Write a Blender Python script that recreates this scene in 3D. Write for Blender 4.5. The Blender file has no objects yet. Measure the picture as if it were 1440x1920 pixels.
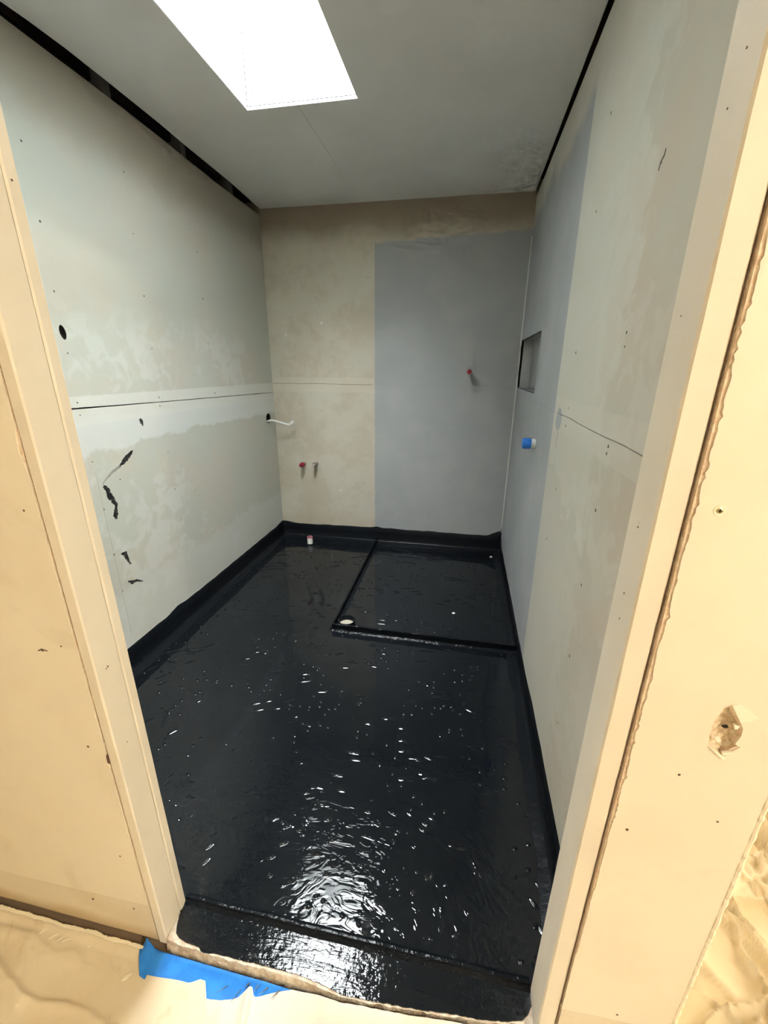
import bpy, bmesh, math, random
from mathutils import Vector, Matrix, noise

# ------------------------------------------------------------------ camera, world, exposure
scene = bpy.context.scene
COL = scene.collection
cam_data = bpy.data.cameras.new('camera')
cam_data.sensor_fit = 'HORIZONTAL'
cam_data.sensor_width = 36.0
cam_data.lens = 781.48 / 1440.0 * 36.0
cam_data.clip_start = 0.02
cam = bpy.data.objects.new('camera', cam_data)
COL.objects.link(cam)
cam.matrix_world = Matrix((
    (0.98239809, -0.06657702, 0.17453219, 0.0),
    (0.1866948, 0.3186892, -0.92929126, 0.0),
    (0.00624792, 0.94551821, 0.32550925, 1.37),
    (0, 0, 0, 1)))
scene.camera = cam

SKY_STRENGTH = 38.0
LAMP_STRENGTH = 420.0
world = bpy.data.worlds.new('overcast_sky')
scene.world = world
world.use_nodes = True
bg = world.node_tree.nodes['Background']
bg.inputs[0].default_value = (0.93, 0.98, 1.0, 1)
bg.inputs[1].default_value = SKY_STRENGTH

# skylight portal: only guides the sampling of the sky through the roof opening
XL, XR, YF, YB, H = -1.48, 0.345, 0.615, 3.16, 2.4
SX0, SX1, SY0, SY1, SZ = -0.99, -0.51, 0.85, 2.073, 3.08
portal = bpy.data.lights.new('skylight_portal', 'AREA')
portal.shape = 'RECTANGLE'
portal.size = SX1 - SX0
portal.size_y = SY1 - SY0
portal.cycles.is_portal = True
po = bpy.data.objects.new('skylight_portal', portal)
po.location = ((SX0 + SX1) / 2, (SY0 + SY1) / 2, SZ + 0.10)
COL.objects.link(po)

scene.view_settings.view_transform = 'Standard'
scene.view_settings.look = 'None'
scene.view_settings.exposure = 1.2
scene.view_settings.gamma = 1.0
scene.view_settings.use_curve_mapping = False
scene.cycles.use_denoising = True
scene.cycles.max_bounces = 6
scene.cycles.diffuse_bounces = 5
scene.cycles.glossy_bounces = 3
scene.cycles.transparent_max_bounces = 6
scene.cycles.use_adaptive_sampling = True
scene.cycles.adaptive_threshold = 0.06
scene.cycles.adaptive_min_samples = 12
scene.cycles.time_limit = 850
scene.cycles.sample_clamp_indirect = 6.0
scene.cycles.blur_glossy = 0.6

random.seed(7)
ZH = -0.045          # hall floor level, the bathroom floor is z = 0


# ------------------------------------------------------------------ node helpers
class S:
    """a socket with arithmetic"""
    def __init__(self, nt, sock):
        self.nt, self.s = nt, sock

    def _m(self, op, *a):
        n = self.nt.nodes.new('ShaderNodeMath')
        n.operation = op
        for i, v in enumerate((self,) + a):
            if isinstance(v, S):
                self.nt.links.new(v.s, n.inputs[i])
            else:
                n.inputs[i].default_value = v
        return S(self.nt, n.outputs[0])
    def __add__(self, o): return self._m('ADD', o)
    def __sub__(self, o): return self._m('SUBTRACT', o)
    def __mul__(self, o): return self._m('MULTIPLY', o)
    def abs(self): return self._m('ABSOLUTE')
    def max(self, o): return self._m('MAXIMUM', o)
    def min(self, o): return self._m('MINIMUM', o)
    def sqrt(self): return self._m('SQRT')
    def inv(self): return (self * -1.0) + 1.0

    def step(self, a, b):
        n = self.nt.nodes.new('ShaderNodeMapRange')
        n.interpolation_type = 'SMOOTHSTEP'
        self.nt.links.new(self.s, n.inputs[0])
        lo, hi, t0, t1 = (a, b, 0, 1) if b > a else (b, a, 1, 0)
        n.inputs[1].default_value, n.inputs[2].default_value = lo, hi
        n.inputs[3].default_value, n.inputs[4].default_value = t0, t1
        return S(self.nt, n.outputs[0])


class Mat:
    def __init__(self, name, color=(0.5, 0.5, 0.5), rough=0.8, spec=0.5):
        self.m = bpy.data.materials.new(name)
        self.m.use_nodes = True
        self.nt = self.m.node_tree
        self.b = self.nt.nodes['Principled BSDF']
        self.b.inputs['Base Color'].default_value = (*color, 1)
        self.b.inputs['Roughness'].default_value = rough
        self.b.inputs['Specular IOR Level'].default_value = spec
        geo = self.nt.nodes.new('ShaderNodeNewGeometry')
        self.pos = geo.outputs['Position']
        sep = self.nt.nodes.new('ShaderNodeSeparateXYZ')
        self.nt.links.new(self.pos, sep.inputs[0])
        self.x, self.y, self.z = (S(self.nt, sep.outputs[i]) for i in range(3))

    def vec(self, scale=(1, 1, 1), rot=(0, 0, 0), loc=(0, 0, 0), src=None):
        n = self.nt.nodes.new('ShaderNodeMapping')
        n.inputs['Scale'].default_value = scale
        n.inputs['Rotation'].default_value = rot
        n.inputs['Location'].default_value = loc
        self.nt.links.new(src or self.pos, n.inputs[0])
        return n.outputs[0]

    def combine(self, x, y, z=0.0):
        n = self.nt.nodes.new('ShaderNodeCombineXYZ')
        for i, v in enumerate((x, y, z)):
            if isinstance(v, S):
                self.nt.links.new(v.s, n.inputs[i])
            else:
                n.inputs[i].default_value = v
        return n.outputs[0]

    def noise(self, scale, detail=3, rough=0.55, dist=0.0, vec=None):
        n = self.nt.nodes.new('ShaderNodeTexNoise')
        n.inputs['Scale'].default_value = scale
        n.inputs['Detail'].default_value = detail
        n.inputs['Roughness'].default_value = rough
        n.inputs['Distortion'].default_value = dist
        self.nt.links.new(vec or self.pos, n.inputs['Vector'])
        return S(self.nt, n.outputs[0])

    def voronoi(self, scale, vec=None, feature='F1'):
        n = self.nt.nodes.new('ShaderNodeTexVoronoi')
        n.feature = feature
        n.inputs['Scale'].default_value = scale
        self.nt.links.new(vec or self.pos, n.inputs['Vector'])
        return S(self.nt, n.outputs[0])

    def cells(self, scale, vec=None):
        n = self.nt.nodes.new('ShaderNodeTexVoronoi')
        n.voronoi_dimensions = '2D'
        n.inputs['Scale'].default_value = scale
        self.nt.links.new(vec or self.pos, n.inputs['Vector'])
        sp = self.nt.nodes.new('ShaderNodeSeparateColor')
        self.nt.links.new(n.outputs['Color'], sp.inputs[0])
        return S(self.nt, n.outputs['Distance']), S(self.nt, sp.outputs[0])

    def mix(self, fac, a, b):
        n = self.nt.nodes.new('ShaderNodeMix')
        n.data_type = 'RGBA'
        if isinstance(fac, S):
            self.nt.links.new(fac.s, n.inputs[0])
        else:
            n.inputs[0].default_value = fac
        for i, v in ((6, a), (7, b)):
            if isinstance(v, tuple):
                n.inputs[i].default_value = (*v, 1)
            else:
                self.nt.links.new(v, n.inputs[i])
        return n.outputs[2]

    def color(self, sock):
        self.nt.links.new(sock, self.b.inputs['Base Color'])
        return self

    def rough(self, s):
        self.nt.links.new(s.s, self.b.inputs['Roughness'])
        return self

    def bump(self, h, dist=0.002, strength=1.0):
        n = self.nt.nodes.new('ShaderNodeBump')
        n.inputs['Strength'].default_value = strength
        n.inputs['Distance'].default_value = dist
        self.nt.links.new(h.s, n.inputs['Height'])
        self.nt.links.new(n.outputs[0], self.b.inputs['Normal'])
        return self


# ------------------------------------------------------------------ mesh helpers
def tag(o, label=None, cat=None, kind=None, group=None):
    if label: o['label'] = label
    if cat: o['category'] = cat
    if kind: o['kind'] = kind
    if group: o['group'] = group
    return o

def link(name, me, mat, parent=None, smooth=False):
    o = bpy.data.objects.new(name, me)
    COL.objects.link(o)
    if mat is not None and not me.materials:
        me.materials.append(mat.m if isinstance(mat, Mat) else mat)
    if smooth:
        for p in me.polygons:
            p.use_smooth = True
    if parent is not None:
        o.parent = parent
        o.matrix_parent_inverse = Matrix.Translation(-Vector(parent.location))
    return o

def empty(name, loc=(0, 0, 0)):
    o = bpy.data.objects.new(name, None)
    o.location = loc
    o.empty_display_size = 0.1
    COL.objects.link(o)
    return o

def mesh(name, verts, faces):
    me = bpy.data.meshes.new(name)
    me.from_pydata([tuple(v) for v in verts], [], faces)
    me.validate()
    bm = bmesh.new(); bm.from_mesh(me)
    bmesh.ops.recalc_face_normals(bm, faces=bm.faces)
    bm.to_mesh(me); bm.free()
    return me

def box(name, x0, x1, y0, y1, z0, z1, mat, parent=None, bevel=0.0):
    v = [(x, y, z) for x in (x0, x1) for y in (y0, y1) for z in (z0, z1)]
    f = [(0, 1, 3, 2), (4, 6, 7, 5), (0, 4, 5, 1), (2, 3, 7, 6), (0, 2, 6, 4), (1, 5, 7, 3)]
    me = mesh(name, v, f)
    if bevel:
        bm = bmesh.new(); bm.from_mesh(me)
        bmesh.ops.bevel(bm, geom=list(bm.edges), offset=bevel, segments=2, affect='EDGES', profile=0.5)
        bm.to_mesh(me); bm.free()
    return link(name, me, mat, parent)

def prism(name, pts, axis, a, b, mat, parent=None):
    """extrude the polygon pts along axis from a to b; pts are the two other coordinates in xyz order"""
    def mk(p, t):
        l = list(p); l.insert(axis, t); return tuple(l)
    n = len(pts)
    v = [mk(p, a) for p in pts] + [mk(p, b) for p in pts]
    f = [tuple(range(n)), tuple(range(2 * n - 1, n - 1, -1))]
    f += [(i, (i + 1) % n, n + (i + 1) % n, n + i) for i in range(n)]
    return link(name, mesh(name, v, f), mat, parent)

def lathe(name, prof, loc, axis, mat, parent=None, seg=24, smooth=True, wob=0.0):
    """profile of (radius, along) turned about axis through loc"""
    ax = Vector(axis).normalized()
    u = ax.orthogonal().normalized(); w = ax.cross(u)
    v, f = [], []
    for r, h in prof:
        for i in range(seg):
            t = 2 * math.pi * i / seg
            k = 1 + wob * noise.noise(Vector((math.cos(t) * 1.5, math.sin(t) * 1.5, h * 40)))
            v.append(Vector(loc) + ax * h + (u * math.cos(t) + w * math.sin(t)) * max(r, 1e-5) * k)
    for j in range(len(prof) - 1):
        for i in range(seg):
            a, b = j * seg + i, j * seg + (i + 1) % seg
            f.append((a, b, b + seg, a + seg))
    f.append(tuple(range(seg)))
    f.append(tuple(range((len(prof) - 1) * seg, len(prof) * seg)))
    o = link(name, mesh(name, v, f), mat, parent)
    if smooth:
        for p in o.data.polygons:
            p.use_smooth = len(p.vertices) == 4
        o.data.set_sharp_from_angle(angle=math.radians(35))
    return o

def tube(name, pts, rad, mat, parent=None, seg=10, sub=4):
    pts = [Vector(p) for p in pts]
    P = []
    for i in range(len(pts) - 1):
        p0 = pts[max(i - 1, 0)]; p1 = pts[i]; p2 = pts[i + 1]; p3 = pts[min(i + 2, len(pts) - 1)]
        for k in range(sub):
            t = k / sub
            P.append(0.5 * ((2 * p1) + (p2 - p0) * t + (2 * p0 - 5 * p1 + 4 * p2 - p3) * t * t + (3 * p1 - p0 - 3 * p2 + p3) * t ** 3))
    P.append(pts[-1])
    v, f = [], []
    prev = None
    for i, p in enumerate(P):
        d = (P[min(i + 1, len(P) - 1)] - P[max(i - 1, 0)]).normalized()
        u = d.orthogonal().normalized() if prev is None else (prev - d * prev.dot(d)).normalized()
        prev = u
        w = d.cross(u)
        for k in range(seg):
            t = 2 * math.pi * k / seg
            v.append(p + (u * math.cos(t) + w * math.sin(t)) * rad)
    for j in range(len(P) - 1):
        for k in range(seg):
            a, b = j * seg + k, j * seg + (k + 1) % seg
            f.append((a, b, b + seg, a + seg))
    f.append(tuple(range(seg))); f.append(tuple(range((len(P) - 1) * seg, len(P) * seg)))
    return link(name, mesh(name, v, f), mat, parent, smooth=True)

def cut(o, cutter):
    m = o.modifiers.new('cut', 'BOOLEAN')
    m.material_mode = 'TRANSFER'; m.operation = 'DIFFERENCE'; m.object = cutter; m.solver = 'EXACT'
    bpy.context.view_layer.update()
    dg = bpy.context.evaluated_depsgraph_get()
    me = bpy.data.meshes.new_from_object(o.evaluated_get(dg))
    o.modifiers.clear()
    o.data = me
    bpy.data.objects.remove(cutter, do_unlink=True)

def ribbon(name, pts, widths, nrm, th, mat, parent=None, rag=0.15):
    """a thin slab following pts on a surface with normal nrm, width varying along it"""
    nrm = Vector(nrm).normalized()
    P, W = [], []
    pts = [Vector(p) for p in pts]
    for i in range(len(pts) - 1):
        for k in range(4):
            t = k / 4
            P.append(pts[i].lerp(pts[i + 1], t)); W.append(widths[i] * (1 - t) + widths[i + 1] * t)
    P.append(pts[-1]); W.append(widths[-1])
    v, f = [], []
    for i, p in enumerate(P):
        d = (P[min(i + 1, len(P) - 1)] - P[max(i - 1, 0)]).normalized()
        s = d.cross(nrm)
        wl = W[i] * (1 + random.uniform(-rag, rag)); wr = W[i] * (1 + random.uniform(-rag, rag))
        v += [p + s * wl, p - s * wr, p + s * wl * 0.8 + nrm * th, p - s * wr * 0.8 + nrm * th]
    for i in range(len(P) - 1):
        a, b = 4 * i, 4 * i + 4
        f += [(a + 2, a + 3, b + 3, b + 2), (a, a + 2, b + 2, b), (a + 1, b + 1, b + 3, a + 3), (a, b, b + 1, a + 1)]
    e = 4 * (len(P) - 1)
    f += [(0, 1, 3, 2), (e, e + 2, e + 3, e + 1)]
    return link(name, mesh(name, v, f), mat, parent)

def fbm(x, y, s, seed=0.0, o=3):
    r, a = 0.0, 1.0
    for k in range(o):
        r += a * noise.noise(Vector((x * s, y * s, seed + 7.3 * k))); s *= 2.1; a *= 0.5
    return r

def sstep(a, b, x):
    t = min(max((x - a) / (b - a), 0.0), 1.0)
    return t * t * (3 - 2 * t)


# ------------------------------------------------------------------ materials
def plaster_bump(m, k=1.0):
    m.bump(m.noise(14, 3, 0.6), 0.0026 * k, 0.5)

# left wall: pale skimmed backer board
M_left = Mat('skimmed_board_pale', rough=0.72, spec=0.3)
m = M_left
n1 = m.noise(3.2, 3, 0.6); n2 = m.noise(11, 2, 0.6, 0.6); n3 = m.noise(1.6, 1)
c = m.mix(n1.step(0.40, 0.64), (0.525, 0.545, 0.485), (0.555, 0.535, 0.465))
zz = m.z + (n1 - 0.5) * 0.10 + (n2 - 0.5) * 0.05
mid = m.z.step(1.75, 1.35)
c = m.mix((n2 * n3).step(0.25, 0.34) * mid * 0.45, c, (0.66, 0.68, 0.65))
c = m.mix((zz.step(1.03, 1.05) * zz.step(1.19, 1.16)) * 0.7, c, (0.69, 0.72, 0.71))
c = m.mix((m.z.step(1.145, 1.15) * m.z.step(1.262, 1.257)) * 0.8, c, (0.68, 0.69, 0.64))
c = m.mix((zz + (n2 - 0.5) * 0.15).step(0.42, 0.36) * 0.6, c, (0.63, 0.65, 0.61))
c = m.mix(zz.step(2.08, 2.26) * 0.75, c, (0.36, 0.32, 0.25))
pencil = (m.y - 1.4275).abs().step(0.0016, 0.0006) * m.z.step(0.15, 0.2) * m.z.step(0.98, 0.93)
pencil = pencil.max((m.y - 1.88).abs().step(0.0016, 0.0006) * n1.step(0.5, 0.55) * m.z.step(1.15, 1.1) * 0.5)
c = m.mix(pencil * 0.6, c, (0.25, 0.25, 0.22))
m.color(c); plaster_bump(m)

# back wall: sand-coloured board left, grey waterproof coat right
M_back = Mat('board_sand_and_grey_coat', rough=0.7, spec=0.3)
m = M_back
n1 = m.noise(3.6, 3, 0.6); n2 = m.noise(13, 2, 0.6, 0.5); n3 = m.noise(2.0, 1)
c = m.mix(n1.step(0.40, 0.62), (0.485, 0.44, 0.35), (0.53, 0.50, 0.415))
c = m.mix((n2 * n3).step(0.24, 0.33) * 0.45, c, (0.56, 0.535, 0.45))
c = m.mix(((m.z - 1.25).abs() + (n2 - 0.5) * 0.02).step(0.055, 0.05) * 0.4, c, (0.62, 0.58, 0.48))
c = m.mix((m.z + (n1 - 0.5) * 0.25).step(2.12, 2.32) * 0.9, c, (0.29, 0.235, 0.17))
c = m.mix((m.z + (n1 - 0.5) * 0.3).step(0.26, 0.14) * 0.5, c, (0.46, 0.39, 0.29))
gx = m.x + (n2 - 0.5) * 0.012
gz = m.z - (m.x * 0.035) + (n2 - 0.5) * 0.05
coat = gx.step(-0.672, -0.667) * gz.step(2.20, 2.185)
gc = m.mix(n1.step(0.4, 0.65), (0.345, 0.36, 0.362), (0.375, 0.385, 0.382))
c = m.mix(coat, c, gc)
spat = m.voronoi(9).step(0.10, 0.07) * n2.step(0.56, 0.62) * coat.inv()
c = m.mix(spat * 0.8, c, (0.75, 0.74, 0.68))
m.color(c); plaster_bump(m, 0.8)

# right wall: grey coat around the shower, beige-green skim towards the door
M_right = Mat('board_grey_coat_and_skim', rough=0.7, spec=0.3)
m = M_right
n1 = m.noise(3.0, 3, 0.6); n2 = m.noise(12, 2, 0.62, 0.6); n3 = m.noise(1.8, 1)
c = m.mix(n1.step(0.42, 0.58), (0.55, 0.53, 0.45), (0.56, 0.505, 0.42))
edge = m.y + (n2 - 0.5) * 0.16 + (n1 - 0.5) * 0.4
c = m.mix(edge.step(1.12, 1.17) * 0.55, c, (0.62, 0.615, 0.545))
c = m.mix((n2 * n3).step(0.25, 0.33) * 0.35, c, (0.64, 0.63, 0.57))
diag = m.z + (m.y - 1.1) * -0.35 + (n2 - 0.5) * 0.2 + (n1 - 0.5) * 0.3
c = m.mix(diag.step(0.87, 0.83) * 0.35, c, (0.47, 0.445, 0.38))
band = (m.z - 1.215).abs().step(0.062, 0.055)
c = m.mix(band * 0.5, c, (0.63, 0.605, 0.53))
gy = m.y + (n2 - 0.5) * 0.02 - (m.z * 0.03)
gtop = (m.z + (n1 - 0.5) * 0.3).step(2.28, 2.18)
coat = gy.step(1.722, 1.735) * gtop
patch = ((m.y - 1.675) * (m.y - 1.675) * 0.7 + (m.z - 1.195) * (m.z - 1.195)).sqrt() + (n2 - 0.5) * 0.05
coat = coat.max(patch.step(0.042, 0.036))
gc = m.mix(n1.step(0.4, 0.65), (0.375, 0.39, 0.40), (0.41, 0.42, 0.425))
c = m.mix(coat, c, gc)
m.color(c); plaster_bump(m, 0.8)

M_niche = Mat('grey_coat', (0.37, 0.38, 0.38), 0.65, 0.35)
plaster_bump(M_niche, 0.6)
M_ceil = Mat('primed_ceiling', rough=0.85, spec=0.2)
m = M_ceil
c = m.mix(m.noise(2.2, 4).step(0.4, 0.65), (0.74, 0.745, 0.735), (0.70, 0.695, 0.68))
m.color(c); m.bump(m.noise(140, 2), 0.0008, 0.5)
M_shaft = Mat('white_shaft_paint', (0.62, 0.635, 0.63), 0.7, 0.3)
M_bead = Mat('white_edge_bead', (0.88, 0.9, 0.9), 0.5)
M_sealant = Mat('pale_grey_sealant', (0.60, 0.61, 0.59), 0.4)

# black waterproofing, brushed on, still wet-looking
def black_coat(name, stroke, amount, rough=0.07):
    m = Mat(name, (0.008, 0.0098, 0.0122), rough, 0.5)
    if stroke == 'swirl':
        cx, cy = -0.22, 0.42
        dx, dy = m.x - cx, m.y - cy
        r = (dx * dx + dy * dy).sqrt()
        ang = dy._m('ARCTAN2', dx)
        warp = m.noise(2.4, 1)
        pv = m.combine(r * 26.0 + warp * 5.0, ang * 5.0, 0.0)
        lv = m.vec((12, 30, 0), (0, 0, math.radians(24)))
        arc = m.noise(1.7, 1).step(0.47, 0.53)
        near = m.y.step(1.22, 0.80)
        # broad brush ridges, strong where the coat is thick by the door
        base = (m.noise(0.9, 2, 0.55, 1.5, pv) * arc + m.noise(0.9, 2, 0.55, 1.8, lv) * arc.inv())
        thick = m.noise(2.1, 1).step(0.36, 0.60) * near * 0.7 + near * 0.3
        h = base * (thick * 0.0034 + 0.00018)
        # ends of brush strokes and droplets that catch the light
        d1, r1 = m.cells(1.0, m.combine(r * 40.0 + warp * 8.0, ang * 8.0, 0.0))
        h = h + d1.step(0.30, 0.0) * r1.step(0.62, 0.63) * m.noise(4.1, 1).step(0.50, 0.56) * 0.0026
        d2, r2 = m.cells(25.0)
        h = h + d2.step(0.20, 0.01) * r2.step(0.50, 0.51) * m.noise(4.7, 1).step(0.49, 0.56) * 0.0032
        d3, r3 = m.cells(1.0, m.vec((8, 40, 0), (0, 0, math.radians(-12))))
        h = h + d3.step(0.28, 0.0) * r3.step(0.80, 0.81) * m.noise(3.3, 1).step(0.50, 0.56) * 0.0026
        h = h + m.noise(2.6, 1) * 0.004
        m.bump(h, 1.0, 1.0)
        m.rough(m.noise(4, 2).step(0.35, 0.75) * 0.07 + rough)
    else:
        st = m.noise(1.0, 3, 0.6, 0.8, m.vec(stroke))
        m.bump(st + m.noise(70, 3) * 0.35, 0.004 * amount, 1.0)
    return m

M_floor = black_coat('black_membrane_floor', 'swirl', 1.0, 0.022)
M_thresh = black_coat('black_membrane_threshold', (8, 60, 8), 0.55, 0.05)
M_upst = black_coat('black_membrane_upstand', (8, 8, 30), 0.7, 0.30)
M_strip = black_coat('black_membrane_strip', (30, 30, 60), 1.0, 0.16)
for q in (M_upst, M_strip):
    q.b.inputs['Specular IOR Level'].default_value = 0.16

# hall paint
M_hall = Mat('cream_wall_paint', rough=0.55, spec=0.35)
m = M_hall
c = m.mix(m.noise(5, 4).step(0.4, 0.7), (0.83, 0.765, 0.635), (0.80, 0.725, 0.595))
c = m.mix((m.noise(3.0, 4, 0.6, 1.0).step(0.60, 0.70)) * 0.35, c, (0.68, 0.60, 0.47))
m.color(c); m.bump(m.noise(14, 4, 0.7), 0.0022, 0.5)
M_hall_low = Mat('unpainted_strip', rough=0.7, spec=0.25)
m = M_hall_low
c = m.mix(m.noise(6, 4).step(0.4, 0.7), (0.76, 0.685, 0.55), (0.71, 0.62, 0.48))
c = m.mix((m.z + (m.noise(8, 3) - 0.5) * 0.04).step(0.035, -0.012) * 0.75, c, (0.50, 0.37, 0.20))
m.color(c); m.bump(m.noise(160, 3), 0.0012, 0.5)
M_jamb = Mat('cream_jamb_paint', rough=0.5, spec=0.35)
m = M_jamb
c = m.mix(m.noise(7, 4).step(0.35, 0.7), (0.79, 0.735, 0.63), (0.755, 0.695, 0.59))
mk = m.noise(26, 3, 0.6).step(0.70, 0.76)
c = m.mix(mk * 0.45, c, (0.42, 0.35, 0.27))
m.color(c); m.bump(m.noise(16, 3, 0.6), 0.0018, 0.4)
M_core = Mat('torn_board_core', rough=0.9, spec=0.2)
m = M_core
m.color(m.mix(m.noise(120, 4).step(0.4, 0.65), (0.80, 0.62, 0.47), (0.90, 0.77, 0.62)))
m.bump(m.noise(220, 4), 0.003, 0.9)
M_gyp = Mat('broken_gypsum', rough=0.9, spec=0.2)
m = M_gyp
m.color(m.mix(m.noise(170, 3).step(0.42, 0.6), (0.80, 0.70, 0.54), (0.66, 0.51, 0.34)))
m.bump(m.noise(240, 4), 0.004, 1.0)
M_paper = Mat('torn_facing_paper', (0.86, 0.80, 0.67), 0.8, 0.2)
M_void = Mat('dark_cavity', (0.035, 0.03, 0.028), 0.9, 0.1)
M_stud = Mat('stud_timber', rough=0.75, spec=0.2)
m = M_stud
m.color(m.mix(m.noise(1.0, 4, 0.6, 0.5, m.vec((60, 60, 3))).step(0.35, 0.7), (0.34, 0.23, 0.14), (0.46, 0.33, 0.21)))
M_greystud = Mat('dark_grey_stud', (0.17, 0.16, 0.15), 0.9, 0.1)  # plain dark grey for the studs in the left gap
M_nail = Mat('dark_screw_dimple', (0.09, 0.085, 0.07), 0.7)
M_nailh = Mat('brown_nail_hole', (0.13, 0.085, 0.05), 0.8)
M_brass = Mat('brass_zinc_screw', (0.62, 0.52, 0.30), 0.32)
M_brass.b.inputs['Metallic'].default_value = 1.0
M_darkslot = Mat('dark_slot', (0.02, 0.017, 0.012), 0.7)

# fabrics, tape, plaster
M_cloth = Mat('canvas_drop_cloth', rough=0.9, spec=0.15)
m = M_cloth
c = m.mix(m.noise(4, 4).step(0.38, 0.68), (0.78, 0.69, 0.53), (0.72, 0.615, 0.445))
c = m.mix(m.noise(14, 4, 0.6, 0.5).step(0.60, 0.72) * 0.4, c, (0.58, 0.45, 0.28))
c = m.mix(m.noise(55, 2).step(0.70, 0.74) * 0.5, c, (0.88, 0.84, 0.72))
m.color(c)
m.bump(m.noise(60, 3), 0.0016, 0.6)
M_cloth2 = Mat('pale_canvas_drop_cloth', rough=0.9, spec=0.15)
m = M_cloth2
c = m.mix(m.noise(9, 4).step(0.4, 0.68), (0.72, 0.67, 0.565), (0.66, 0.60, 0.49))
c = m.mix(m.noise(1.0, 3, 0.6, 0.3, m.vec((60, 24, 20), (0, 0, 0.6))).step(0.70, 0.74) * 0.6, c, (0.25, 0.22, 0.18))
m.color(c); m.bump(m.noise(40, 4), 0.0015, 0.6)
M_cloth3 = Mat('rumpled_canvas', rough=0.9, spec=0.15)
m = M_cloth3
c = m.mix(m.noise(6, 3).step(0.38, 0.68), (0.66, 0.57, 0.41), (0.58, 0.48, 0.32))
m.color(c); m.bump(m.noise(50, 3), 0.0015, 0.6)
M_tape = Mat('blue_masking_tape', rough=0.55, spec=0.35)
m = M_tape
c = m.mix(m.noise(30, 3).step(0.4, 0.7), (0.018, 0.20, 0.72), (0.025, 0.25, 0.82))
m.color(c); m.bump(m.noise(90, 3), 0.0006, 0.5)
M_plaster = Mat('rough_mortar', rough=0.95, spec=0.15)
m = M_plaster
c = m.mix(m.noise(40, 4, 0.65).step(0.38, 0.64), (0.82, 0.745, 0.63), (0.62, 0.49, 0.37))
m.color(c); m.bump(m.noise(110, 5, 0.65), 0.006, 1.0)
M_caulk = Mat('white_paint_edge', (0.86, 0.80, 0.64), 0.6)
M_smear = Mat('black_paint_smear', rough=0.45)
m = M_smear
m.color(m.mix(m.noise(1.0, 3, 0.6, 0, m.vec((60, 160, 60))).step(0.45, 0.68), (0.012, 0.012, 0.013), (0.14, 0.135, 0.12)))
M_smearl = Mat('thin_grey_smear', (0.33, 0.325, 0.29), 0.6)

# fittings
M_white = Mat('white_pvc', (0.74, 0.76, 0.73), 0.35)
M_pink = Mat('pink_primer_stain', (0.60, 0.20, 0.26), 0.4)
M_red = Mat('red_plastic_plug', (0.30, 0.012, 0.035), 0.3)
M_grey = Mat('grey_brass_fitting', (0.30, 0.24, 0.20), 0.3)
M_grey.b.inputs['Metallic'].default_value = 0.6
M_greytip = Mat('pale_stub_tip', (0.50, 0.44, 0.42), 0.3)
M_plug = Mat('beige_test_plug', (0.47, 0.42, 0.34), 0.6)
M_hblue = Mat('wrapped_blue_tape', (0.012, 0.17, 0.62), 0.4)
M_hblue.bump(M_hblue.noise(90, 3, 0.5, 1.0), 0.004, 1.0)
M_flake_glint = Mat('white_flake_and_glint', (0.82, 0.82, 0.79), 0.5)  # white of the loose fleck, also used for a painted glint
M_roof = Mat('roof_boards', (0.20, 0.15, 0.10), 0.9)
M_hallfloor = Mat('hall_subfloor', (0.32, 0.23, 0.15), 0.9)


# ------------------------------------------------------------------ structure: bathroom shell
fl = tag(box('floor', XL - 0.12, 0.4615, 0.62, YB + 0.02, -0.06, 0.0, M_floor), kind='structure',
         label='black glossy brushed waterproofing coat over the whole bathroom floor')

def ztop(y):   # uneven cut top edge of the left boards
    return 2.386 - 0.022 * sstep(1.9, 2.8, y) + 0.003 * fbm(y, 0, 5.0, 3)

# left wall boards, with an open gap under the ceiling
wl = tag(empty('wall_left', (XL, 1.9, 0)), kind='structure', label='pale skimmed left wall with open gap under the ceiling and black smears')
N = 40
def jl(y):     # left joint line drops a little towards the back
    return 1.214 - 0.015 * (y - 1.4)
ys = [YF + (YB - YF) * i / N for i in range(N + 1)]
up = prism('upper_board', [(y, jl(y) + 0.0018 + 0.0016 * sstep(2.0, 1.4, y) + 0.0022 * max(0, fbm(y, 0, 4, 1))) for y in ys] + [(y, ztop(y)) for y in reversed(ys)],
           0, XL - 0.013, XL, M_left, wl)
lo = prism('lower_board', [(YF, 0.0), (YB, 0.0)] + [(y, jl(y) - 0.0018) for y in reversed(ys)], 0, XL - 0.013, XL, M_left, wl)

def ell(name, cy, cz, ry, rz, x0, x1, n=18, rot=0.0, k=0.12):
    p = []
    for i in range(n):
        t = 2 * math.pi * i / n
        a, b = ry * math.cos(t), rz * math.sin(t)
        a, b = a * math.cos(rot) - b * math.sin(rot), a * math.sin(rot) + b * math.cos(rot)
        q = 1 + k * noise.noise(Vector((math.cos(t), math.sin(t), cy * 9)))
        p.append((cy + a * q, cz + b * q))
    return prism(name, p, 0, x0, x1, M_darkslot)  # dark cutter colour lines the hole rims, standing in for their shade

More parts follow.
